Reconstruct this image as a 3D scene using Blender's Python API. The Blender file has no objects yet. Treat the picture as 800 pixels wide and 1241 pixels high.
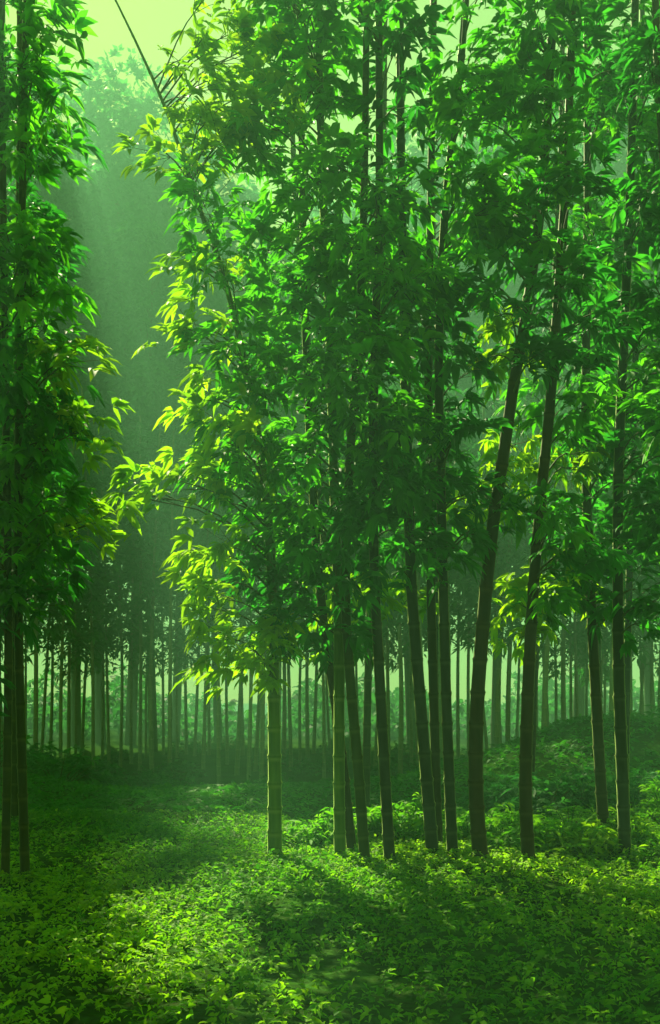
import bpy, math
import numpy as np

C = bpy.context.scene.collection
S = bpy.context.scene
rng = np.random.default_rng(11)

# ------------------------------------------------------------------ camera
EYE, HOR, F = 1.65, 850.0, 1200.0          # eye height (m), horizon row and focal length of the 800x1241 photograph
cam = bpy.data.cameras.new('camera')
cam.sensor_width = 36
cam.lens = 36.0 * F / 1241.0
cam.shift_y = (HOR - 620.5) / 1241.0
cam.clip_start, cam.clip_end = 0.05, 2000
co = bpy.data.objects.new('camera', cam); C.objects.link(co)
co.location = (0, 0, EYE); co.rotation_euler = (math.radians(90), 0, 0)
S.camera = co

# ------------------------------------------------------------------ light
SUN_EL, SUN_LEFT = 38.8, 17.5              # degrees: height, and how far left of straight ahead
az = math.radians(SUN_LEFT); el = math.radians(SUN_EL)
to_sun = np.array([-math.sin(az) * math.cos(el), math.cos(az) * math.cos(el), math.sin(el)])
w = bpy.data.worlds.new('World'); S.world = w; w.use_nodes = True
nt = w.node_tree; nt.nodes.clear()
out = nt.nodes.new('ShaderNodeOutputWorld'); bg = nt.nodes.new('ShaderNodeBackground')
sky = nt.nodes.new('ShaderNodeTexSky'); sky.sky_type = 'NISHITA'; sky.sun_disc = False
sky.sun_elevation = el; sky.sun_rotation = -az
sky.air_density = 1.0; sky.dust_density = 0.1; sky.ozone_density = 0.6
tint = nt.nodes.new('ShaderNodeMix'); tint.data_type = 'RGBA'; tint.blend_type = 'MULTIPLY'
tint.inputs[0].default_value = 1.0
tint.inputs[7].default_value = (0.46, 0.43, 0.058, 1)      # the green-gold air of the place
nt.links.new(sky.outputs[0], tint.inputs[6]); nt.links.new(tint.outputs[2], bg.inputs[0])
bg.inputs[1].default_value = 0.09
nt.links.new(bg.outputs[0], out.inputs[0])

sl = bpy.data.lights.new('sun', 'SUN'); sl.energy = 4.6; sl.angle = math.radians(0.53); sl.color = (1.0, 0.95, 0.58)
so = bpy.data.objects.new('sun', sl); C.objects.link(so)
so.rotation_euler = (math.radians(90 - SUN_EL), 0, 0)
from mathutils import Vector
so.rotation_euler = Vector(to_sun).to_track_quat('Z', 'Y').to_euler()
so.location = (-10, 30, 40)

vs = S.view_settings
vs.view_transform = 'Standard'; vs.look = 'None'; vs.exposure = 2.5; vs.gamma = 1.0; vs.use_curve_mapping = False
S.cycles.max_bounces = 8; S.cycles.diffuse_bounces = 4; S.cycles.transmission_bounces = 6; S.cycles.volume_bounces = 0
S.cycles.transparent_max_bounces = 8
S.cycles.sample_clamp_indirect = 6

# ------------------------------------------------------------------ helpers
def at(px, py, d):
    """The point d metres ahead that stands behind a pixel of the photograph."""
    return np.array([(px - 400.0) / F * d, d, EYE + (HOR - py) / F * d])

def terrain(x, y):
    x = np.asarray(x, float); y = np.asarray(y, float)
    z = 0.05 * np.sin(x * 0.9 + 1.3) * np.cos(y * 0.7) + 0.03 * np.sin(x * 2.3 + y * 1.7)
    z = z + 1.55 * np.exp(-((x - 6.0) / 3.4) ** 2 - ((y - 20.5) / 3.6) ** 2)     # green bank on the right
    z = z + 0.75 * np.exp(-((x + 8.6) / 2.4) ** 2 - ((y - 20.0) / 3.0) ** 2)     # low rise on the left
    k_ = np.clip((y - 17) / 11, 0, 1); z = z - 1.0 * k_ * k_ * (3 - 2 * k_)             # the floor drops away under the grove
    z = z + 0.25 * np.sin(x * 0.21 + 2) * np.sin(y * 0.16) * np.clip((y - 14) / 10, 0, 1)
    return z

def mesh_np(name, V, loops, sizes, mats, mi=None, smooth=True, attrs=None, parent=None):
    me = bpy.data.meshes.new(name)
    V = np.asarray(V, np.float32); loops = np.asarray(loops, np.int32); sizes = np.asarray(sizes, np.int32)
    me.vertices.add(len(V)); me.vertices.foreach_set('co', V.ravel())
    me.loops.add(len(loops)); me.loops.foreach_set('vertex_index', loops)
    me.polygons.add(len(sizes))
    starts = np.concatenate([[0], np.cumsum(sizes)[:-1]]).astype(np.int32)
    me.polygons.foreach_set('loop_start', starts)
    for m in (mats if isinstance(mats, (list, tuple)) else [mats]):
        me.materials.append(m)
    if mi is not None:
        me.polygons.foreach_set('material_index', np.asarray(mi, np.int32))
    me.polygons.foreach_set('use_smooth', np.full(len(sizes), smooth))
    for k, v in (attrs or {}).items():
        a = me.attributes.new(k, 'FLOAT', 'POINT'); a.data.foreach_set('value', np.asarray(v, np.float32))
    me.update(calc_edges=True); me.validate()
    o = bpy.data.objects.new(name, me); C.objects.link(o)
    if parent is not None: o.parent = parent
    return o

class Acc:
    """Collects pieces of one mesh."""
    def __init__(s): s.V = []; s.L = []; s.S = []; s.M = []; s.A = []; s.n = 0
    def add(s, V, L, S_, m=0, a=None):
        V = np.asarray(V, float).reshape(-1, 3); L = np.asarray(L, int).ravel(); S_ = np.asarray(S_, int).ravel()
        s.V.append(V); s.L.append(L + s.n); s.S.append(S_); s.M.append(np.full(len(S_), m)); s.n += len(V)
        s.A.append(np.zeros(len(V)) if a is None else np.asarray(a, float))
    def build(s, name, mats, parent=None, attr='tone', smooth=True):
        return mesh_np(name, np.concatenate(s.V), np.concatenate(s.L), np.concatenate(s.S), mats,
                       np.concatenate(s.M), smooth, {attr: np.concatenate(s.A)}, parent)

def unit(v): return v / np.maximum(np.linalg.norm(v, axis=-1, keepdims=True), 1e-9)

def leaves(P, D, U, L, W, droop, tone):
    """Lanceolate leaves: base P, direction D, upper side U; two bent halves that curl down towards the tip."""
    n = len(P); D = unit(D); R = unit(np.cross(D, U)); U = np.cross(R, D)
    L = L[:, None]; W = W[:, None]; dr = droop[:, None]
    down = np.array([0, 0, -1.0])
    def mid(t): return P + D * (L * t) + down * (dr * L * t * t)
    fold = U * W * 0.25
    v0 = P; v1 = mid(0.3) + R * W * 0.5 + fold; v2 = mid(0.3) - R * W * 0.5 + fold
    v3 = mid(0.68) + R * W * 0.36 + fold; v4 = mid(0.68) - R * W * 0.36 + fold
    v5 = mid(1.0); c1 = mid(0.3); c2 = mid(0.68)
    V = np.stack([v0, v1, c1, v2, v3, c2, v4, v5], 1).reshape(-1, 3)
    f = np.array([0, 1, 2, 0, 2, 3, 1, 4, 5, 2, 2, 5, 6, 3, 4, 7, 5, 5, 7, 6])
    s = np.array([3, 3, 4, 4, 3, 3])
    Lp = (np.arange(n)[:, None] * 8 + f[None]).ravel(); Sz = np.tile(s, n)
    return V, Lp, Sz, np.repeat(tone, 8)

def leaves_lo(P, D, U, L, W, droop, tone):
    """The same leaf with fewer corners, for foliage far away."""
    n = len(P); D = unit(D); R = unit(np.cross(D, U))
    L = L[:, None]; W = W[:, None]; dr = droop[:, None]; down = np.array([0, 0, -1.0])
    v0 = P; m = P + D * L * .45 + down * dr * L * .2
    V = np.stack([v0, m + R * W * .5, P + D * L + down * dr * L, m - R * W * .5], 1).reshape(-1, 3)
    f = np.array([0, 1, 2, 3]); Lp = (np.arange(n)[:, None] * 4 + f[None]).ravel()
    return V, Lp, np.full(n, 4), np.repeat(tone, 4)

def fans(centres, dirs, k, L, W, droop, spread=1.15, lo=False, R_=rng, tone_s=None):
    """Hand-like fans of k leaves at each centre, spreading about its direction."""
    n = len(centres)
    a = np.linspace(-1, 1, k)[None] * spread + R_.normal(0, .14, (n, k))
    up0 = np.array([0, 0, 1.0])
    d = unit(dirs); side = unit(np.cross(d, up0) + 1e-6); upv = unit(np.cross(side, d))
    roll = R_.normal(0, .55, n)
    s2 = side * np.cos(roll)[:, None] + upv * np.sin(roll)[:, None]
    u2 = np.cross(s2, d)
    D = d[:, None] * np.cos(a)[..., None] + s2[:, None] * np.sin(a)[..., None] + R_.normal(0, .12, (n, k, 3))
    P = centres[:, None] + D * 0.01 + R_.normal(0, .012, (n, k, 3))
    U = np.repeat(u2[:, None], k, 1) + R_.normal(0, .25, (n, k, 3))
    ll = L * (1 - .28 * np.abs(a)) * R_.uniform(.75, 1.2, (n, k)) * R_.uniform(.8, 1.15, (n, 1))
    ww = W * ll / L * R_.uniform(.85, 1.2, (n, k))
    dr = droop * R_.uniform(.5, 1.5, (n, k))
    if tone_s is None: tone_s = R_.uniform(0, 1, n)
    tone = np.clip(tone_s[:, None] + R_.normal(0, .12, (n, k)), 0, 1)
    fn = leaves_lo if lo else leaves
    return fn(P.reshape(-1, 3), D.reshape(-1, 3), U.reshape(-1, 3), ll.ravel(), ww.ravel(), dr.ravel(), tone.ravel())

def tube(acc, pts, rad, sides=5, m=0, a=None):
    pts = np.asarray(pts, float); n = len(pts)
    T = unit(np.gradient(pts, axis=0)); ref = np.array([0.31, 0.95, 0.05])
    X = unit(np.cross(T, ref)); Y = np.cross(T, X)
    th = np.arange(sides) / sides * 2 * math.pi
    V = pts[:, None] + np.asarray(rad).reshape(-1, 1, 1) * (X[:, None] * np.cos(th)[None, :, None] + Y[:, None] * np.sin(th)[None, :, None])
    i = np.arange(n - 1)[:, None]; j = np.arange(sides)[None]; j2 = (j + 1) % sides
    Q = np.stack([i * sides + j, i * sides + j2, (i + 1) * sides + j2, (i + 1) * sides + j], -1).reshape(-1, 4)
    aa = np.zeros(n) if a is None else np.asarray(a)
    acc.add(V.reshape(-1, 3), Q.ravel(), np.full(len(Q), 4), m, np.repeat(aa, sides))

def spline(ctrl, n):
    c = np.asarray(ctrl, float); c = np.vstack([2 * c[0] - c[1], c, 2 * c[-1] - c[-2]])
    k = len(c) - 3; t = np.linspace(0, k - 1e-6, n); i = t.astype(int); u = (t - i)[:, None]
    p0, p1, p2, p3 = c[i], c[i + 1], c[i + 2], c[i + 3]
    return .5 * (2 * p1 + (p2 - p0) * u + (2 * p0 - 5 * p1 + 4 * p2 - p3) * u * u + (3 * p1 - p0 - 3 * p2 + p3) * u ** 3)

def culm_mesh(acc, ctrl, r0, r1, sides=14, node0=0.22, node1=0.42, R_=rng):
    """A bamboo stem: smooth internodes between swollen, ringed joints."""
    dense = spline(ctrl, 400)
    s = np.concatenate([[0], np.cumsum(np.linalg.norm(np.diff(dense, axis=0), axis=1))]); Lt = s[-1]
    nodes = []; x = 0.12
    while x < Lt - .1:
        nodes.append(x); x += node0 + (node1 - node0) * min(1, x / 3.0) * R_.uniform(.9, 1.15)
    st, rf, bd = [0.0], [1.04], [0.0]
    for q, x in enumerate(nodes):
        for dx, f, b in ((-.055, .985, .0), (-.022, 1.0, 1.0), (-.008, 1.075, .55), (.0, 1.03, .0), (.007, 1.13, .0), (.018, 1.09, .25), (.04, .97, .0)):
            st.append(x + dx); rf.append(f); bd.append(b)
    st.append(Lt); rf.append(.9); bd.append(0)
    st = np.array(st); o = np.argsort(st); st = np.clip(st[o], 0, Lt); rf = np.array(rf)[o]; bd = np.array(bd)[o]
    pts = np.stack([np.interp(st, s, dense[:, i]) for i in range(3)], 1)
    base = r0 + (r1 - r0) * (st / Lt) ** .9
    base = base * (1 + .12 * np.exp(-st / .12))
    tube(acc, pts, base * rf, sides, 0, bd)
    return dense

# ------------------------------------------------------------------ materials
def mat(name):
    m = bpy.data.materials.new(name); m.use_nodes = True
    t = m.node_tree; t.nodes.clear()
    return m, t, t.nodes.new, t.links.new

def leaf_mat(name, dark, mid, light, trans, tw=.5, rough=.6):
    m, t, N, K = mat(name)
    o = N('ShaderNodeOutputMaterial'); p = N('ShaderNodeBsdfPrincipled'); tr = N('ShaderNodeBsdfTranslucent'); mx = N('ShaderNodeMixShader')
    at_ = N('ShaderNodeAttribute'); at_.attribute_name = 'tone'
    cr = N('ShaderNodeValToRGB'); e = cr.color_ramp.elements
    e[0].position = 0; e[0].color = (*dark, 1); e[1].position = 1; e[1].color = (*light, 1)
    x = e.new(.5); x.color = (*mid, 1)
    K(at_.outputs['Fac'], cr.inputs[0])
    nz = N('ShaderNodeTexNoise'); nz.inputs['Scale'].default_value = 3.0; nz.inputs['Detail'].default_value = 3
    tc = N('ShaderNodeTexCoord'); K(tc.outputs['Object'], nz.inputs['Vector'])
    hs = N('ShaderNodeHueSaturation'); mr = N('ShaderNodeMapRange')
    mr.inputs[1].default_value = .3; mr.inputs[2].default_value = .7; mr.inputs[3].default_value = .75; mr.inputs[4].default_value = 1.25
    K(nz.outputs[0], mr.inputs[0]); K(mr.outputs[0], hs.inputs['Value']); K(cr.outputs[0], hs.inputs['Color'])
    K(hs.outputs[0], p.inputs['Base Color'])
    ml = N('ShaderNodeMix'); ml.data_type = 'RGBA'; ml.blend_type = 'MULTIPLY'; ml.inputs[0].default_value = 1
    ml.inputs[7].default_value = (*trans, 1); K(hs.outputs[0], ml.inputs[6]); K(ml.outputs[2], tr.inputs[0])
    p.inputs['Roughness'].default_value = rough; p.inputs['Specular IOR Level'].default_value = .05
    mx.inputs[0].default_value = tw
    K(p.outputs[0], mx.inputs[1]); K(tr.outputs[0], mx.inputs[2]); K(mx.outputs[0], o.inputs[0])
    return m

def culm_mat(name, c1, c2, ring, rough=.7, coat=0, bloom=.55):
    m, t, N, K = mat(name)
    o = N('ShaderNodeOutputMaterial'); p = N('ShaderNodeBsdfPrincipled')
    tc = N('ShaderNodeTexCoord'); mp = N('ShaderNodeMapping'); mp.inputs['Scale'].default_value = (9, 9, 1.1)
    n1 = N('ShaderNodeTexNoise'); n1.inputs['Scale'].default_value = 2.2; n1.inputs['Detail'].default_value = 6
    K(tc.outputs['Object'], mp.inputs[0]); K(mp.outputs[0], n1.inputs['Vector'])
    cr = N('ShaderNodeValToRGB'); cr.color_ramp.elements[0].position = .32; cr.color_ramp.elements[0].color = (*c1, 1)
    cr.color_ramp.elements[1].position = .68; cr.color_ramp.elements[1].color = (*c2, 1); K(n1.outputs[0], cr.inputs[0])
    at_ = N('ShaderNodeAttribute'); at_.attribute_name = 'tone'
    mx = N('ShaderNodeMix'); mx.data_type = 'RGBA'; K(at_.outputs['Fac'], mx.inputs[0]); K(cr.outputs[0], mx.inputs[6])
    mx.inputs[7].default_value = (*[.35 * r_ + .65 * c_ for r_, c_ in zip(ring, c2)], 1)
    n2 = N('ShaderNodeTexNoise'); n2.inputs['Scale'].default_value = 38; n2.inputs['Detail'].default_value = 4; K(tc.outputs['Object'], n2.inputs['Vector'])
    bp = N('ShaderNodeBump'); bp.inputs['Strength'].default_value = .18; bp.inputs['Distance'].default_value = .004
    K(n2.outputs[0], bp.inputs['Height']); K(bp.outputs[0], p.inputs['Normal'])
    K(mx.outputs[2], p.inputs['Base Color']); p.inputs['Roughness'].default_value = rough
    p.inputs['Specular IOR Level'].default_value = .1
    p.inputs['Sheen Weight'].default_value = bloom; p.inputs['Sheen Roughness'].default_value = .35; p.inputs['Sheen Tint'].default_value = (.62, .9, .25, 1)
    p.inputs['Coat Weight'].default_value = coat; p.inputs['Coat Roughness'].default_value = .35
    K(p.outputs[0], o.inputs[0]); return m

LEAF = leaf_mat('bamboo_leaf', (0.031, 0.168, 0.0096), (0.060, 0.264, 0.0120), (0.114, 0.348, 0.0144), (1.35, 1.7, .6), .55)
LEAF_Y = leaf_mat('sunlit_bamboo_leaf', (0.108, 0.264, 0.0096), (0.180, 0.348, 0.0120), (0.264, 0.432, 0.0168), (1.45, 1.55, .5), .6)  # yellow-green leaf with sunlight put into its colour, for the sunlit clumps
LEAF_D = leaf_mat('dark_bamboo_leaf', (0.012, 0.102, 0.0168), (0.022, 0.162, 0.0204), (0.041, 0.222, 0.0204), (1.3, 1.7, .7), .55)  # darker green leaf colour
LEAF_F = leaf_mat('grove_leaf', (0.016, 0.095, 0.0300), (0.028, 0.140, 0.0380), (0.048, 0.180, 0.0420), (1.3, 1.6, .8), .5)
HERB = leaf_mat('herb_leaf', (0.036, 0.156, 0.0096), (0.114, 0.270, 0.0120), (0.240, 0.396, 0.0144), (1.4, 1.6, .5), .5)
GRASS = leaf_mat('clearing_leaf', (.022, .125, .014), (.045, .190, .014), (.085, .25, .016), (1.3, 1.6, .6), .45)
FERN = leaf_mat('fern_leaf', (0.048, 0.204, 0.0144), (0.096, 0.288, 0.0168), (0.168, 0.372, 0.0240), (1.4, 1.55, .5), .55)
TWIG = culm_mat('twig_bark', (.035, .05, .015), (.06, .085, .02), (.08, .1, .03), .9, 0, 0)
K_GREEN = culm_mat('green_culm', (.022, .065, .010), (.055, .12, .016), (.15, .22, .06), bloom=1.0)
K_OLIVE = culm_mat('olive_culm', (.009, .018, .006), (.020, .032, .009), (.07, .10, .03))
K_BLUE = culm_mat('blue_grey_culm', (.006, .008, .016), (.014, .017, .028), (.05, .08, .05), bloom=1.0)
K_BROWN = culm_mat('brown_culm', (.009, .006, .005), (.022, .012, .009), (.05, .055, .025))
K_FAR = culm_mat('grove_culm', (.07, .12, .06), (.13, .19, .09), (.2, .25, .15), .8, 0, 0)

m, t, N, K = mat('forest_soil'); GROUND = m
o = N('ShaderNodeOutputMaterial'); p = N('ShaderNodeBsdfPrincipled'); tc = N('ShaderNodeTexCoord')
n1 = N('ShaderNodeTexNoise'); n1.inputs['Scale'].default_value = .8; n1.inputs['Detail'].default_value = 8; K(tc.outputs['Object'], n1.inputs['Vector'])
n2 = N('ShaderNodeTexNoise'); n2.inputs['Scale'].default_value = 14; n2.inputs['Detail'].default_value = 8; K(tc.outputs['Object'], n2.inputs['Vector'])
mxn = N('ShaderNodeMix'); mxn.data_type = 'FLOAT'; mxn.inputs[0].default_value = .55; K(n1.outputs[0], mxn.inputs[2]); K(n2.outputs[0], mxn.inputs[3])
cr = N('ShaderNodeValToRGB'); e = cr.color_ramp.elements
e[0].position = .36; e[0].color = (.020, .030, .010, 1); e[1].position = .66; e[1].color = (.035, .11, .012, 1)
x = e.new(.5); x.color = (.024, .062, .010, 1)
K(mxn.outputs[0], cr.inputs[0]); K(cr.outputs[0], p.inputs['Base Color']); p.inputs['Roughness'].default_value = .95; p.inputs['Specular IOR Level'].default_value = .0
bp = N('ShaderNodeBump'); bp.inputs['Strength'].default_value = .7; bp.inputs['Distance'].default_value = .05; K(n2.outputs[0], bp.inputs['Height']); K(bp.outputs[0], p.inputs['Normal'])
K(p.outputs[0], o.inputs[0])

# ------------------------------------------------------------------ ground: one sheet, finer near the camera
gx = np.concatenate([np.linspace(-600, -40, 15), np.linspace(-36, 36, 181), np.linspace(40, 600, 15)])
gy = np.concatenate([np.linspace(-60, -6, 8), np.linspace(-5, 48, 140), np.linspace(52, 1200, 24)])
XX, YY = np.meshgrid(gx, gy); ZZ = terrain(XX, YY)
nx, ny = len(gx), len(gy); I, J = np.meshgrid(np.arange(nx - 1), np.arange(ny - 1))
q = J * nx + I; Q = np.stack([q, q + 1, q + nx + 1, q + nx], -1).reshape(-1, 4)
g = mesh_np('ground', np.stack([XX, YY, ZZ], -1).reshape(-1, 3), Q.ravel(), np.full(len(Q), 4), GROUND)
g['kind'] = 'structure'; g['label'] = 'mossy forest floor running back between the bamboos'

# ------------------------------------------------------------------ bamboos
def thing(name, loc, label, cat, group=None):
    o = bpy.data.objects.new(name, None); C.objects.link(o); o.location = loc; o.empty_display_size = .2
    o['label'] = label; o['category'] = cat
    if group: o['group'] = group
    return o

def crown_into(acc, culm, ells, depth, dens, leafL, leafW, k, base, young=.0, zr=.8, lo=False, droop=.35, groups=8, R_=rng, tone_b=None):
    """Fill ellipsoids (given about culm, local coordinates) with leaf fans on twigs off branches off the stem."""
    for (c, rx, ry, rz, wgt, mi) in ells:
        area = math.pi * rx * rz
        n = max(6, int(area * dens * wgt)); nb = max(2, n // groups)
        u = unit(R_.normal(0, 1, (nb, 3))) * (R_.uniform(0, 1, (nb, 1)) ** .42)
        tips = c + u * np.array([rx, ry, rz]) * .86
        for tip in tips:
            # branch leaves the stem a little lower than its tip
            dz = culm[:, 2] - base
            hd = np.linalg.norm(culm[:, :2] - tip[:2], axis=1)
            want = np.clip(tip[2] - .45 * hd, base + .05, None)
            i = int(np.argmin(np.abs(culm[:, 2] - want) + 0.3 * hd)); b = culm[i]
            mid = b * .5 + tip * .5 + np.array([0, 0, .12 * np.linalg.norm(tip - b)])
            pts = spline([b, mid, tip], 6)
            tube(acc, pts, np.linspace(.013, .004, 6), 4, 2)
            m_ = groups
            sc = tip + np.clip(R_.normal(0, 1, (m_, 3)), -1.5, 1.5) * np.array([.16, .16, .12]) * (leafL / .2)
            outw = sc - b; outw[:, 2] *= .4; outw = unit(outw) + R_.normal(0, .45, (m_, 3)); outw[:, 2] -= .25
            for sp in sc[::2]:
                tube(acc, np.stack([pts[3] * .4 + pts[4] * .6, sp * .5 + pts[4] * .5, sp]), [.004, .003, .002], 3, 2)
            tn = np.clip(R_.normal(.5, .2) + R_.normal(0, .12, m_), 0, 1)
            acc.add(*fans(sc, outw, k, leafL, leafW, droop, lo=lo, R_=R_, tone_s=tn)[:3], m=mi, a=None)
            acc.A[-1] = np.repeat(np.clip(np.repeat(tn, k) + R_.normal(0, .1, m_ * k), 0, 1), 4 if lo else 8)

def bamboo(label, d, ctrl, r0, r1, kmat, ells, dens=64, leafL=.225, leafW=.074, k=7, zr=.8, group='bamboos of the near clump', name='bamboo', seed=0, lo=False, yd=0):
    """ctrl: (px,py) up the stem; ells: (px,py,rx,ry[,weight[,leaf[,depth offset]]]) in photograph pixels at distance d."""
    R_ = np.random.default_rng(seed + 77)
    b = at(ctrl[0][0], ctrl[0][1], d); zt = float(terrain(b[0], b[1])); root = np.array([b[0], b[1], zt])
    o = thing(name, root, label, 'bamboo', group)
    pts = [at(x, y, d + (q[0] if q else 0)) - root for x, y, *q in ctrl]
    pts[0] = np.array([0, 0, -.06])
    acc = Acc(); dense = culm_mesh(acc, pts, r0, r1, R_=R_)
    acc.build('culm', kmat, o)
    ac = Acc(); E = []
    for q_, e in enumerate(ells):
        px, py, rx, ry = e[:4]; wgt = e[4] if len(e) > 4 else 1; mi = e[5] if len(e) > 5 else 0; do = e[6] if len(e) > 6 else 0
        s_ = d / F; dd = d + do + ((-.5, -.1, -.32)[q_ % 3] if do == 0 else 0)
        E.append((at(px, py, dd) - root, rx * s_, min(max(rx, ry) * s_ * zr, .75), ry * s_, wgt, mi))
    zb = min(p[0][2] - p[3] for p in E) - .2
    crown_into(ac, dense, E, d, dens, leafL, leafW, k, max(.8, zb), R_=R_, lo=lo)
    mats = [LEAF, LEAF_Y, TWIG, LEAF_D]
    ac.build('crown', mats, o)
    return o

Yl, Dk = 1, 3     # leaf colours: yellow-green with sunlight painted in, dark green
# left pair
bamboo('dark slim bamboo at the left edge, outer stem of the pair', 9.2, [(6, 1090), (9, 900), (10, 720), (6, 420), (2, 100), (-4, -160)], .042, .028, K_OLIVE,
       [(0, 40, 60, 80), (-20, 180, 60, 90), (10, 320, 70, 70), (-10, 470, 60, 60, 1.1, Dk), (0, 590, 55, 55), (-30, 690, 55, 45, 1, Dk), (10, 700, 45, 44), (-100, 300, 70, 160, 1.6), (-95, 600, 75, 100, 1.8, Dk), (-80, 690, 75, 50, 1.8, Dk), (-90, 60, 70, 120)], seed=1)  # leaf masses off the left edge thickened to shade the ground
bamboo('dark slim bamboo at the left edge, inner stem of the pair, leaf tips reaching right', 9.35, [(31, 1083), (26, 900), (22, 715), (24, 420), (30, 100), (36, -160)], .047, .03, K_OLIVE,
       [(48, 20, 40, 60), (44, 130, 38, 60), (48, 215, 36, 45), (34, 300, 44, 50), (58, 375, 40, 38), (38, 390, 40, 50), (74, 440, 22, 20, 1, Yl), (42, 500, 44, 50, 1.1, Dk), (72, 530, 24, 35, 1, Dk), (95, 515, 14, 12, 1, Yl),
        (40, 580, 50, 40), (75, 600, 40, 40, .9), (104, 628, 24, 24, 1.2, Yl), (40, 655, 50, 40), (50, 705, 34, 40, 1.2, Dk), (20, 730, 34, 26, 1, Dk)], seed=2)
# the lone sunlit one, arching left at the top
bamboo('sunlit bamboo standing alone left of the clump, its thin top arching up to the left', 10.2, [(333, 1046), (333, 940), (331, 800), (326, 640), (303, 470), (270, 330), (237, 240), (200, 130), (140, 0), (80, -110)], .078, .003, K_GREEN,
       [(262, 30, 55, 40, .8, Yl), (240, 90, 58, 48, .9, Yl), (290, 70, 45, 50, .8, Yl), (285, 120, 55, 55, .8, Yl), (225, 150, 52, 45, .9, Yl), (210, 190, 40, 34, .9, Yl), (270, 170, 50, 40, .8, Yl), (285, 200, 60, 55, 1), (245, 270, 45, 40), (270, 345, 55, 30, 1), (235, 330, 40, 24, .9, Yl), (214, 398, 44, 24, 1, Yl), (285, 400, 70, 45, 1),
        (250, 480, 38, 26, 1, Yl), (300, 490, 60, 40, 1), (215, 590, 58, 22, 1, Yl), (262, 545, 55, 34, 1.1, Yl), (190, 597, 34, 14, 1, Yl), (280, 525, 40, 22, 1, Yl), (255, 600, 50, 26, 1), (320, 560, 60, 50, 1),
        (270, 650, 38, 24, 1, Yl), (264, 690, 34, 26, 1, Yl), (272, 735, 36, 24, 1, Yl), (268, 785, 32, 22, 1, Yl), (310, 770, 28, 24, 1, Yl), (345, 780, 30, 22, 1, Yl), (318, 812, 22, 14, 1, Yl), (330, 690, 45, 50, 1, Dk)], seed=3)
bamboo('bamboo with one bright lit edge, left of the dark slanting stem it crosses', 10.2, [(412, 1047), (411, 940), (411, 800), (409, 700), (404, 560), (400, 400), (390, 200), (384, -60), (380, -180)], .062, .034, K_GREEN,
       [(370, -10, 55, 50), (365, 60, 55, 75), (345, 170, 55, 65), (360, 270, 60, 60), (340, 360, 50, 45), (390, 370, 50, 55, 1, Dk), (370, 450, 60, 50), (345, 530, 60, 40), (360, 610, 60, 45), (390, 680, 50, 40, 1, Dk), (372, 730, 38, 40, 1, Dk), (400, 735, 20, 40, .7, Yl, .8)], seed=4)
bamboo('nearly black bamboo slanting left behind the bright edged stem', 10.5, [(428, 1040), (415, 920), (403, 830), (393, 760), (382, 640), (372, 450), (366, 200), (362, -150)], .055, .03, K_BROWN,
       [(345, -20, 45, 50), (395, 30, 30, 50), (410, 110, 50, 60), (395, 220, 55, 60), (405, 310, 60, 50), (380, 500, 50, 40), (385, 590, 50, 50, 1, Dk), (350, 650, 40, 40), (365, 690, 40, 45, 1, Dk), (385, 765, 34, 30, 1, Dk)], seed=5)
bamboo('grey green bamboo leaning left with pale joints, just right of the slanting stem', 10.0, [(443, 1051), (434, 930), (425, 830), (419, 720), (424, 560), (436, 380), (442, 200), (446, -150)], .058, .03, K_OLIVE,
       [(440, 250, 60, 55), (420, 320, 60, 40), (440, 400, 60, 45), (425, 470, 55, 45), (430, 560, 60, 45), (425, 640, 55, 40, 1, Dk), (440, 690, 45, 30, 1, Dk), (425, 775, 30, 28, 1, Dk)], seed=6)
bamboo('blue grey bamboo without a lit edge, between the clump and the three close stems', 9.9, [(473, 1056), (466, 930), (459, 800), (454, 700), (452, 560), (455, 400), (460, 240), (458, -150)], .06, .034, K_BLUE,
       [(400, -30, 50, 40), (480, -30, 40, 40), (478, 100, 30, 50, .9, Dk), (440, 180, 45, 45), (470, 250, 55, 50), (480, 340, 55, 45), (460, 430, 60, 45), (470, 520, 55, 45), (460, 600, 55, 45, 1, Dk), (445, 725, 26, 22, 1, Yl, .9), (468, 640, 45, 40, 1, Dk)], seed=7)
bamboo('leaning bamboo with a yellow lit edge, leftmost of three close stems', 10.2, [(525, 1046), (516, 930), (507, 820), (499, 715), (494, 560), (490, 380), (486, 180), (484, -150)], .07, .036, K_BLUE,
       [(490, 40, 30, 50, 1.1, Dk), (494, 130, 36, 45, .7, Dk), (500, 220, 45, 40, 1, Dk), (505, 320, 55, 50), (490, 420, 50, 50, 1, Dk), (500, 520, 50, 50, 1, Dk), (490, 610, 50, 45, 1, Dk), (490, 720, 20, 22, .9, Yl, .9), (505, 665, 45, 32, 1, Dk)], seed=8)
bamboo('dark bamboo half hidden as the middle one of three close stems', 10.8, [(531, 1036), (528, 930), (525, 820), (522, 700), (520, 560), (519, 420), (522, 250), (528, -150)], .058, .034, K_BROWN,
       [(555, 150, 28, 40, .9), (530, 290, 50, 45, 1), (525, 380, 50, 40, 1, Dk), (545, 470, 40, 45, 1, Dk), (530, 560, 50, 45, 1, Dk), (540, 620, 45, 40, 1, Dk)], seed=9)
bamboo('blue grey bamboo with a yellow lit edge, rightmost of three close stems', 10.1, [(549, 1048), (544, 930), (540, 820), (537, 700), (534, 560), (532, 420), (540, 250), (560, 60), (575, -150)], .06, .034, K_BLUE,
       [(570, -20, 40, 50), (570, 50, 36, 50, .9), (560, 110, 45, 50), (585, 200, 55, 55), (570, 280, 55, 40), (545, 350, 40, 30, 1, Dk), (555, 500, 25, 40, 1, Dk), (545, 590, 40, 45, 1, Dk), (540, 665, 40, 40, 1, Dk), (560, 640, 28, 26, 1, Dk)], seed=10)
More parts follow.
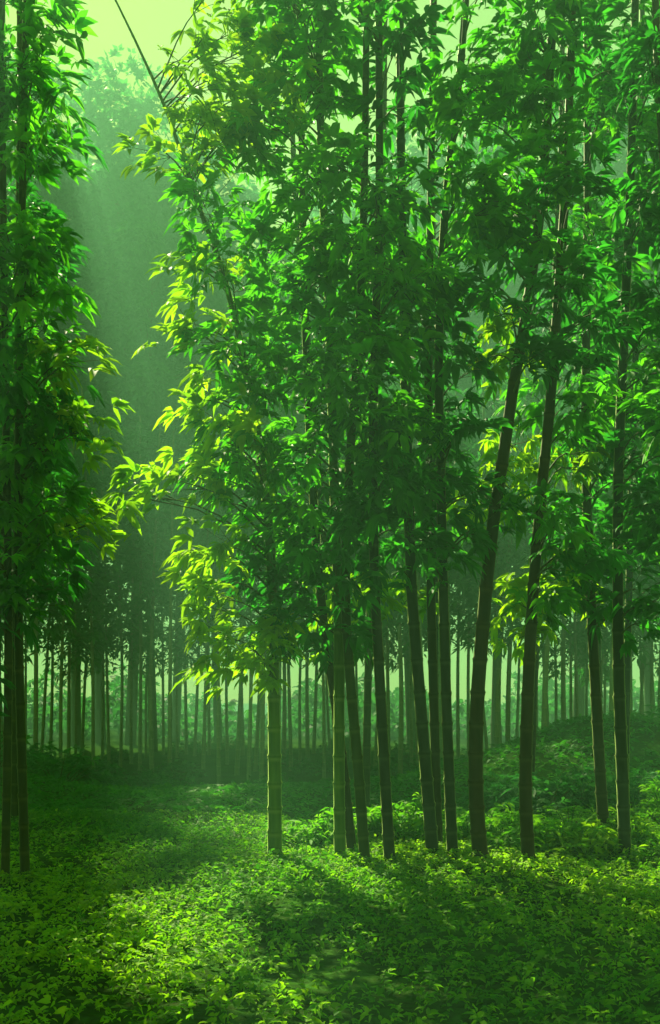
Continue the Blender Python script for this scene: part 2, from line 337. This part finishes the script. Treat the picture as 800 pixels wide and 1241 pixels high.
bamboo('thick reddish brown bamboo curving up to the right, right of three close stems', 9.95, [(583, 1053), (577, 960), (578, 860), (586, 750), (597, 640), (609, 560), (622, 470), (636, 390), (655, 250), (668, 60), (676, -150)], .082, .036, K_BROWN,
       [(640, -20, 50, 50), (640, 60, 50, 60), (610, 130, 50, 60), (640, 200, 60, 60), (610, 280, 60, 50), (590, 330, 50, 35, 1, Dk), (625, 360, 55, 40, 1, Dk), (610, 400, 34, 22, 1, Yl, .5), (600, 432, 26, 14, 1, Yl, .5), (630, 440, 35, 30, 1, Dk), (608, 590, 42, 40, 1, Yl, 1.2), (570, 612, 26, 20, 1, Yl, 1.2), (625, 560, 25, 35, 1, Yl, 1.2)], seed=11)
bamboo('brown bamboo leaning gently right with bright yellow-green leaves round its middle', 9.9, [(641, 1056), (637, 960), (639, 860), (646, 720), (656, 600), (664, 520), (670, 450), (678, 330), (687, 200), (694, 0), (698, -150)], .07, .034, K_BROWN,
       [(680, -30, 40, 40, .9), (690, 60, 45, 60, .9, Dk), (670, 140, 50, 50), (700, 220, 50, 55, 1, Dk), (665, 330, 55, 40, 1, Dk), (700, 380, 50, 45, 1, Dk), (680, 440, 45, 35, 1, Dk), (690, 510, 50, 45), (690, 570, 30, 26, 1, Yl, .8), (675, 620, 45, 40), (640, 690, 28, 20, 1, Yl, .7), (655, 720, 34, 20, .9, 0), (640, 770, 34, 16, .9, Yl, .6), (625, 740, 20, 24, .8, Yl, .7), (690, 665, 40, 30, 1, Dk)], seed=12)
bamboo('straight brown bamboo leaning left, left of the last two stems on the right', 11.6, [(733, 1019), (727, 930), (721, 820), (716, 720), (711, 600), (710, 450), (712, 300), (712, 150), (710, -150)], .07, .034, K_BROWN,
       [(735, -10, 45, 50), (730, 70, 50, 55, .9, Dk), (735, 170, 50, 50, 1, Dk), (725, 280, 50, 50), (740, 370, 50, 45, 1, Dk), (730, 470, 55, 45), (735, 550, 55, 45, 1, Dk), (725, 630, 50, 40, 1, Dk), (700, 690, 45, 34, 1, Dk), (735, 700, 40, 30, 1, Dk), (700, 725, 26, 26, .9, Yl, .8), (748, 735, 28, 22, 1, Dk)], seed=13)
bamboo('dark blue grey bamboo rising upright, last stem on the right', 10.6, [(758, 1041), (754, 930), (750, 820), (749, 700), (750, 560), (758, 370), (765, 200), (770, 0), (772, -150)], .07, .036, K_BLUE,
       [(775, 60, 50, 60, 1, Dk), (785, 170, 50, 55), (780, 280, 50, 50, 1, Dk), (790, 380, 50, 45, 1, Dk), (780, 470, 50, 45), (790, 560, 50, 45, 1, Dk), (775, 640, 50, 40, 1, Dk), (785, 710, 40, 30, 1, Dk), (775, 745, 30, 24, 1, Dk)], seed=14)
# just beyond the right edge: its leaves hang into the frame
bamboo('tall dark bamboo just outside the right edge, its leaves hanging into view', 10.0, [(842, 1050), (836, 850), (826, 600), (812, 300), (798, 100), (790, -160)], .06, .034, K_BROWN,
       [(830, 90, 60, 80, 1, Dk), (840, 230, 60, 80, 1, Dk), (830, 370, 60, 80, 1, Dk), (845, 500, 60, 80), (840, 630, 60, 60, 1, Dk), (850, 720, 50, 40, 1, Dk), (920, 300, 70, 200, 1, Dk), (920, 600, 70, 120, 1, Dk)], seed=15)

bamboo('unseen bushy bamboo added outside the left edge to shade the ground', 9.0, [(-88, 1070), (-86, 900), (-84, 750), (-90, 600), (-96, 480)], .04, .01, K_OLIVE,  # added out of view, only to shade the lower left ground
       [(-85, 640, 50, 60, 1.6), (-80, 750, 52, 70, 1.8, Dk), (-82, 860, 50, 60, 1.8, Dk), (-120, 960, 60, 50, 1.5, Dk)], seed=16)
# second rank, 13-19 m away: the leaves behind the near clump, and added shade trees at left
MID = [  # px base, distance, lean, material, ellipses
    (412, 15.0, -62, K_OLIVE, [(330, 330, 60, 50), (345, 440, 60, 60), (350, 560, 60, 60), (390, 650, 50, 36)]),
    (443, 14.0, 24, K_OLIVE, [(440, 330, 60, 50), (455, 430, 60, 60), (450, 540, 60, 60), (465, 650, 60, 36)]),
    (528, 15.5, -4, K_BLUE, [(600, 130, 50, 60), (600, 240, 50, 60), (515, 400, 50, 50), (510, 500, 50, 60), (520, 610, 50, 60)]),
    (643, 16.0, 40, K_BROWN, [(650, 120, 60, 70), (660, 250, 60, 70), (690, 370, 60, 60), (690, 490, 60, 60), (690, 610, 60, 50)]),
    (728, 17.5, -18, K_OLIVE, [(720, 120, 60, 80), (720, 270, 60, 70), (740, 400, 60, 60), (740, 520, 60, 60), (745, 640, 60, 50)]),
    (757, 14.5, 22, K_BLUE, [(790, 100, 60, 90), (800, 240, 60, 80), (800, 380, 60, 70), (800, 510, 60, 70), (800, 640, 60, 60), (800, 720, 50, 34)]),
    (880, 16.0, -6, K_OLIVE, [(890, 100, 70, 120), (890, 300, 80, 110), (890, 480, 80, 100), (890, 640, 80, 80)]),
    (18, 13.2, 6, K_OLIVE, [(20, 120, 50, 90), (30, 300, 50, 90, 2), (36, 470, 46, 70, 2), (40, 580, 44, 50, 3.2), (36, 660, 44, 40, 3.2)]),  # added, hidden behind the left pair, to shade the lower left ground
    (-4, 16.2, 8, K_OLIVE, [(0, 300, 60, 90, 2), (8, 450, 56, 80, 2), (10, 570, 54, 70, 3), (6, 670, 54, 44, 3)]),  # added, hidden, its thick crown shades the ground left of the sunlit pool
    (-105, 12.0, 0, K_BROWN, [(-110, 120, 90, 140), (-110, 360, 90, 130), (-85, 560, 80, 110)]),  # added out of view, placed to shade the lower left corner
]
for i, (px, d, lean, km, el_) in enumerate(MID):
    yb = HOR + EYE * F / d
    bamboo('dark slender bamboo of the second rank, partly hidden behind the near stems', d,
           [(px, yb), (px + lean * .15, 800), (px + lean * .5, 500), (px + lean * .9, 200), (px + lean, -120)], .06, .035, km,
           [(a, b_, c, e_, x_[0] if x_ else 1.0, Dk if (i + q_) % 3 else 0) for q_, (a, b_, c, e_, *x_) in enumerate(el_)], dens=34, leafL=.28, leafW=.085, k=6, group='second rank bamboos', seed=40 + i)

# ------------------------------------------------------------------ the far grove: prototypes, then copies of thing, culm and crown
def copy_thing(o, loc, rz, sc):
    r = o.copy(); C.objects.link(r); r.location = loc; r.rotation_euler = (0, 0, rz); r.scale = (sc, sc, sc)
    for ch in o.children:
        c = ch.copy(); C.objects.link(c); c.parent = r
    return r

GROVE = 'dim misty bamboo stem in the distant grove behind the clearing'
def grove_proto(seed, H, base, rcr):
    R_ = np.random.default_rng(seed)
    o = thing('grove_bamboo', (0, 0, 0), GROVE, 'bamboo', 'far grove bamboos')
    lx, ly = R_.normal(0, .5, 2)
    acc = Acc(); dense = culm_mesh(acc, [(0, 0, -.1), (lx * .1, ly * .1, H * .3), (lx * .5, ly * .5, H * .65), (lx, ly, H)], (.085, .10, .075, .095, .08)[seed % 5], .03, 8, .3, .45, R_)
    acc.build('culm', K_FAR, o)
    ac = Acc(); E = []
    nE = 9
    for q in range(nE):
        z = base + (H - base) * (q + .3) / nE; f = 1 - .5 * (q / nE) ** 2
        a = R_.uniform(0, 6.28); rr = R_.uniform(.1, .55) * rcr
        E.append((np.array([lx * z / H + rr * math.cos(a), ly * z / H + rr * math.sin(a), z]), rcr * f * .8, rcr * f * .8, (H - base) / nE * .75, 1, 0))
    crown_into(ac, dense, E, 0, 15, .42, .12, 5, base * .9, lo=True, R_=R_, groups=6)
    ac.build('crown', [LEAF_F, LEAF_F, TWIG, LEAF_F], o)
    return o
protos = [grove_proto(200 + i, 13.0 + .5 * (i % 3), [4.2, 6.2, 5.0, 7.2, 5.5][i], 1.25 + .1 * (i % 3)) for i in range(5)]
R3 = np.random.default_rng(5)
spots = []
tries = 0
while len(spots) < 125 and tries < 9000:
    tries += 1
    d = R3.uniform(27, 48); hw = d * .42; x = R3.uniform(-hw, hw)
    if d < 34 and 40 < 400 + x / d * F < 235: continue
    if d < 31.5 and 235 <= 400 + x / d * F < 450: continue
    if any((x - a) ** 2 + (d - b) ** 2 < .62 ** 2 for a, b in spots): continue
    if any(abs(x / d - a / b) < .0058 for a, b in spots): continue
    spots.append((x, d))
for i, (x, d) in enumerate(spots):
    sc = R3.uniform(.88, 1.06); loc = (x, d, float(terrain(x, d)))
    if i < len(protos):
        o = protos[i]; o.location = loc; o.rotation_euler = (R3.normal(0, .02), R3.normal(0, .02), R3.uniform(0, 6.28)); o.scale = (sc,) * 3
    else:
        c_ = copy_thing(protos[i % len(protos)], loc, R3.uniform(0, 6.28), sc); c_.rotation_euler[0] = R3.normal(0, .025); c_.rotation_euler[1] = R3.normal(0, .03)

# ------------------------------------------------------------------ tall pale trees far off in the mist
def tall_tree(seed, H):
    R_ = np.random.default_rng(seed)
    o = thing('tall_tree', (0, 0, 0), 'tall pale tree fading into the mist high above the grove', 'tree', 'tall misty trees')  # also labels the hidden tree added past the left edge for shade
    acc = Acc(); dense = spline([(0, 0, -.3), (.3, .2, H * .35), (-.2, .3, H * .7), (.2, 0, H * .97)], 60)
    tube(acc, dense, np.linspace(.3, .05, 60), 10)
    for q in range(10):
        i = 20 + q * 4; a = R_.uniform(0, 6.28); l = H * .14 * (1.2 - q / 14)
        e_ = dense[i] + np.array([math.cos(a) * l, math.sin(a) * l, l * .6])
        tube(acc, spline([dense[i], dense[i] * .5 + e_ * .5 + np.array([0, 0, .4]), e_], 8), np.linspace(.2, .05, 8), 6)
    acc.build('trunk', TWIG, o)
    ac = Acc(); n = 42
    for q in range(n):
        z = H * (.36 + .64 * (q + .5) / n); f = math.sin(math.pi * min(1, .16 + .84 * (1 - (q / n)) ** .8)) ** .6 * H * .135
        a = R_.uniform(0, 6.28); rr = f * R_.uniform(.2, 1.25) ** .7
        c = np.array([math.cos(a) * rr, math.sin(a) * rr, z]); r_ = R_.uniform(1.2, 2.9)
        m_ = 260
        u = unit(R_.normal(0, 1, (m_, 3))) * R_.uniform(.2, 1, (m_, 1)) ** .4 * np.array([r_, r_, r_ * .7])
        dr = unit(u) + R_.normal(0, .3, (m_, 3)); dr[:, 2] -= .2
        tn = np.clip(R_.normal(.5, .15) + R_.normal(0, .1, m_), 0, 1)
        r4 = fans(c + u, dr, 4, .52, .24, .3, lo=True, R_=R_, tone_s=tn)
        ac.add(r4[0], r4[1], r4[2], 0, r4[3])
    ac.build('crown', LEAF_F, o)
    return o
tp = [tall_tree(300 + i, 32) for i in range(3)]
tall = [(158, 62, 142), (186, 52, 300)]+[(122, 66, 172), (212, 64, 235), (92, 62, 200), (265, 60, 330), (-20, 50, 105), (335, 62, 300), (500, 54, 170), (600, 50, 260), (700, 52, 130), (790, 54, 180), (880, 52, 160), (410, 50, 330)]  # the one past the left edge is added, hidden, to shade mid-left ground
for i, (px, d, ytop) in enumerate(tall):
    x = (px - 400) / F * d; H = (HOR - ytop) / F * d + EYE; z = float(terrain(x, d)); sc = (H - z) / 32.5
    o = tp[i] if i < 3 else copy_thing(tp[i % 3], (0, 0, 0), 0, 1)
    o.location = (x, d, z); o.rotation_euler = (0, 0, i * 1.9); o.scale = (sc,) * 3

R7 = np.random.default_rng(21); ac = Acc(); m_ = 10500
xx = R7.uniform(-48, 48, m_); yy = R7.uniform(66, 92, m_)
top = 2.7 + 1.5 * np.sin(xx * .35 + 1) + 1.1 * np.sin(xx * .9 + yy * .2) + .7 * np.sin(xx * 2.3)
cc = np.stack([xx, yy, terrain(xx, yy) + np.maximum(top, .8) * R7.uniform(0, 1, m_) ** .7], 1)
dd_ = R7.normal(0, 1, (m_, 3)); r4 = fans(cc, dd_, 4, .8, .36, .3, lo=True, R_=R7, tone_s=R7.uniform(.2, .8, m_))
ac.add(r4[0], r4[1], r4[2], 0, r4[3]); tl = ac.build('treeline', LEAF_F)
tl['kind'] = 'stuff'; tl['label'] = 'misty undergrowth and woods far beyond the grove'

# ------------------------------------------------------------------ low plants
def leafy_plant(label, px, d, h, wd, mi, group, cat='plant', fronds=False, seed=0, n=34):
    R_ = np.random.default_rng(900 + seed)
    x = (px - 400) / F * d; z = float(terrain(x, d))
    o = thing('fern' if fronds else 'leafy_plant', (x, d, z), label, cat, group)
    st = Acc(); lf = Acc()
    if fronds:
        for q in range(13):
            a = q / 13 * 6.28 + R_.uniform(-.2, .2); el_ = R_.uniform(.5, 1.25)
            l = h * R_.uniform(.9, 1.25)
            dv = np.array([math.cos(a) * math.cos(el_), math.sin(a) * math.cos(el_), math.sin(el_)])
            p0 = np.array([0, 0, -.02]); p1 = dv * l * .6; p2 = dv * l + np.array([0, 0, -.28 * l])
            pts = spline([p0, p1, p2], 12); tube(st, pts, np.linspace(.006, .002, 12), 4)
            for s_ in (-1, 1):
                T = np.gradient(pts[2:], axis=0); T = unit(T); sd = unit(np.cross(T, np.array([0, 0, 1.0]))) * s_
                D = sd + T * .55; m_ = len(D)
                r4 = leaves(pts[2:], D, np.tile([0, 0, 1.0], (m_, 1)), np.linspace(.13, .05, m_) * l / .45, np.full(m_, .026), np.full(m_, .3), R_.uniform(.3, 1, m_))
                lf.add(r4[0], r4[1], r4[2], 0, r4[3])
    else:
        for q in range(n):
            a = R_.uniform(0, 6.28); rr = wd * R_.uniform(0, 1) ** .6; hh = h * R_.uniform(.35, 1.0) * (1 - .45 * (rr / wd) ** 2)
            tip = np.array([math.cos(a) * rr, math.sin(a) * rr, hh]); b0 = tip * np.array([.3, .3, 0]); b0[2] = -.02
            tube(st, spline([b0, b0 * .5 + tip * .5 + np.array([0, 0, .1 * hh]), tip], 5), np.linspace(.006, .003, 5), 4)
            m_ = 4
            sc = tip + R_.normal(0, .05, (m_, 3)); dr = R_.normal(0, 1, (m_, 3)); dr[:, 2] = np.abs(dr[:, 2]) * .3
            r4 = fans(sc, dr, 5, .13, .05, .35, spread=1.4, R_=R_, tone_s=R_.uniform(.2, 1, m_))
            lf.add(r4[0], r4[1], r4[2], 0, r4[3])
    st.build('stem', TWIG, o); lf.build('foliage', FERN if mi else HERB, o)
    return o
NEARG = 'low plants round the bamboo feet'
for i, a in enumerate([
    ('bright leafy plant just right of the lone sunlit stem', 378, 11.2, .30, .45, 1),
    ('bright leafy plant behind the crossing stems of the clump', 424, 11.3, .38, .34, 1),
    ('tall bright leafy plant left of the yellow edged leaning stem', 500, 11.4, .55, .4, 1),
    ('small bright plant between the blue grey stem and the grey green one', 457, 11.6, .40, .24, 1),
    ('bright plant tucked left of the thick reddish brown stem', 568, 11.5, .36, .22, 1),
    ('bright bushy plant right of the thick reddish brown stem', 608, 11.4, .40, .38, 1),
    ('pale leafy plant left of the brown stem that leans right', 628, 10.9, .24, .25, 1),
    ('wide bright plant spreading right of the brown leaning stem', 672, 11.0, .3, .42, 1),
    ('green leafy plant below the fern and left of the last stems', 715, 10.7, .28, .45, 0),
    ('green leafy plant at the foot of the last two stems', 752, 11.6, .26, .4, 0),
    ('round leafy bush glowing at the right edge beside the last stem', 812, 12.5, .75, .35, 1)]):
    leafy_plant(*a, NEARG, seed=i, n=int(20 + 60 * a[4]))
leafy_plant('feathery fern with arching fronds right of the brown leaning stem', 690, 11.6, .5, .4, 1, NEARG, 'fern', True, 30)
leafy_plant('small feathery fern rising between the blue grey stem and three close stems', 498, 11.9, .5, .4, 1, NEARG, 'fern', True, 31)

# dark shrubs at the edge of the far grove
def shrub(seed, h, wd):
    R_ = np.random.default_rng(seed)
    o = thing('shrub', (0, 0, 0), 'dim round shrub at the foot of the misty grove', 'shrub', 'dim shrubs below the grove')
    st = Acc(); lf = Acc()
    for q in range(26):
        a = R_.uniform(0, 6.28); rr = wd * R_.uniform(0, 1) ** .5; hh = h * R_.uniform(.4, 1) * math.sqrt(max(.15, 1 - (rr / wd) ** 2))
        tip = np.array([math.cos(a) * rr, math.sin(a) * rr, hh])
        tube(st, spline([tip * np.array([.2, .2, 0]), tip * .55, tip], 5), np.linspace(.02, .006, 5), 4)
        m_ = 9; sc = tip + R_.normal(0, .18, (m_, 3)); sc[:, 2] = np.abs(sc[:, 2]); dr = unit(sc - np.array([0, 0, h * .3])) + R_.normal(0, .4, (m_, 3))
        r4 = fans(sc, dr, 5, .24, .09, .4, lo=True, R_=R_, tone_s=R_.uniform(0, 1, m_)); lf.add(r4[0], r4[1], r4[2], 0, r4[3])
    st.build('stem', TWIG, o); lf.build('foliage', LEAF_F, o); return o
sp_ = [shrub(500 + i, 1.0, 1.0) for i in range(3)]
SH = [(70, 21, .8), (20, 23, 1.0), (130, 25, .32), (185, 24, .28), (240, 26, .34), (290, 24, .28), (350, 25, .3), (395, 22.5, .3), (440, 24, .34), (490, 25, .3), (535, 21.5, .4), (585, 25, .8), (-30, 22, 1.1), (800, 24, 1.0), (850, 21, 1.0), (760, 26, 1.0), (700, 27, 1.0), (640, 26.5, 1.0), (215, 20.5, .35), (320, 20, .4), (610, 14.5, .5), (664, 14.2, .6), (705, 15, .55), (770, 14.6, .5)]
R6 = np.random.default_rng(3)
SH += [(float(px) + R6.uniform(-12, 12), R6.uniform(30, 56), R6.uniform(.3, .8)) for px in range(-60, 880, 24)]
for i, (px, d, sc) in enumerate(SH):
    x = (px - 400) / F * d; loc = (x, d, float(terrain(x, d)) - .03)
    o = sp_[i] if i < 3 else copy_thing(sp_[i % 3], loc, 0, 1)
    o.location = loc; o.rotation_euler = (0, 0, i * 2.1); o.scale = (sc * 1.25, sc * 1.25, sc)

# ------------------------------------------------------------------ ground cover: small leaves nobody could count
R5 = np.random.default_rng(8)
FEET = [((a - 400) / F * d_, d_) for a, d_ in ((6, 9.2), (31, 9.35), (333, 10.2), (412, 10.2), (428, 10.5), (443, 10.0), (473, 9.9), (525, 10.2), (531, 10.8), (549, 10.1), (583, 9.95), (641, 9.9), (733, 11.6), (758, 10.6))]
def cover(name, label, d0, d1, dens, L, W, k, lo, mtl, h):
    n = int(dens * .72 * (d1 ** 2 - d0 ** 2) / 2 * 1.0)
    d = np.sqrt(R5.uniform(d0 ** 2, d1 ** 2, n)); x = d * R5.uniform(-.40, .40, n)
    # clumped growth
    keep = R5.uniform(0, 1, n) < np.clip(.72 + .45 * np.sin(x * 2.1 + 1.7 * np.sin(d * 1.3)) * np.sin(d * 1.9 + x), .28, 1)
    d, x = d[keep], x[keep]; n = len(d)
    hh = np.full(n, h)
    if d0 < 5:
        for fx, fd in FEET:
            d = np.concatenate([d, fd + R5.normal(-.03, .16, 46)]); x = np.concatenate([x, fx + R5.normal(0, .17, 46)]); hh = np.concatenate([hh, np.full(46, h * 1.1)])
        n = len(d)
    c = np.stack([x, d, terrain(x, d) + hh * R5.uniform(.1, 1, n)], 1)
    dr = R5.normal(0, 1, (n, 3)); dr[:, 2] = .25
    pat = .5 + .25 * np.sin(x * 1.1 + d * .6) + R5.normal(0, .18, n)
    r4 = fans(c, dr, k, L, W, .35, spread=1.7, lo=lo, R_=R5, tone_s=np.clip(pat - .3 * np.clip((d - 10.5) / 2, 0, 1), 0, 1))  # farther herbs darkened in colour to stand in for shade
    ac = Acc(); ac.add(r4[0], r4[1], r4[2], 0, r4[3]); o = ac.build(name, mtl)
    o['kind'] = 'stuff'; o['label'] = label
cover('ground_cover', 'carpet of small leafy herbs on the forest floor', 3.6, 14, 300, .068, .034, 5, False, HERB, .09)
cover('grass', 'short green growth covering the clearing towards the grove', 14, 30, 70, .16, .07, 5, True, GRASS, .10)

# ------------------------------------------------------------------ haze
m, t, N, K = mat('haze_air')
o = N('ShaderNodeOutputMaterial'); v = N('ShaderNodeVolumePrincipled')
v.inputs['Color'].default_value = (.22, .60, .35, 1); v.inputs['Density'].default_value = .0088
v.inputs['Density Attribute'].default_value = ''; v.inputs['Anisotropy'].default_value = .12
K(v.outputs[0], o.inputs['Volume'])
x0, x1, y0, y1, z0, z1 = -220, 220, -12, 330, -3.0, 42
V = [(a, b, c) for c in (z0, z1) for b in (y0, y1) for a in (x0, x1)]
Fq = [0, 2, 3, 1, 4, 5, 7, 6, 0, 1, 5, 4, 2, 6, 7, 3, 0, 4, 6, 2, 1, 3, 7, 5]
hz = mesh_np('haze', V, Fq, [4] * 6, m, smooth=False); hz['kind'] = 'stuff'; hz['label'] = 'pale green mist hanging in the grove'
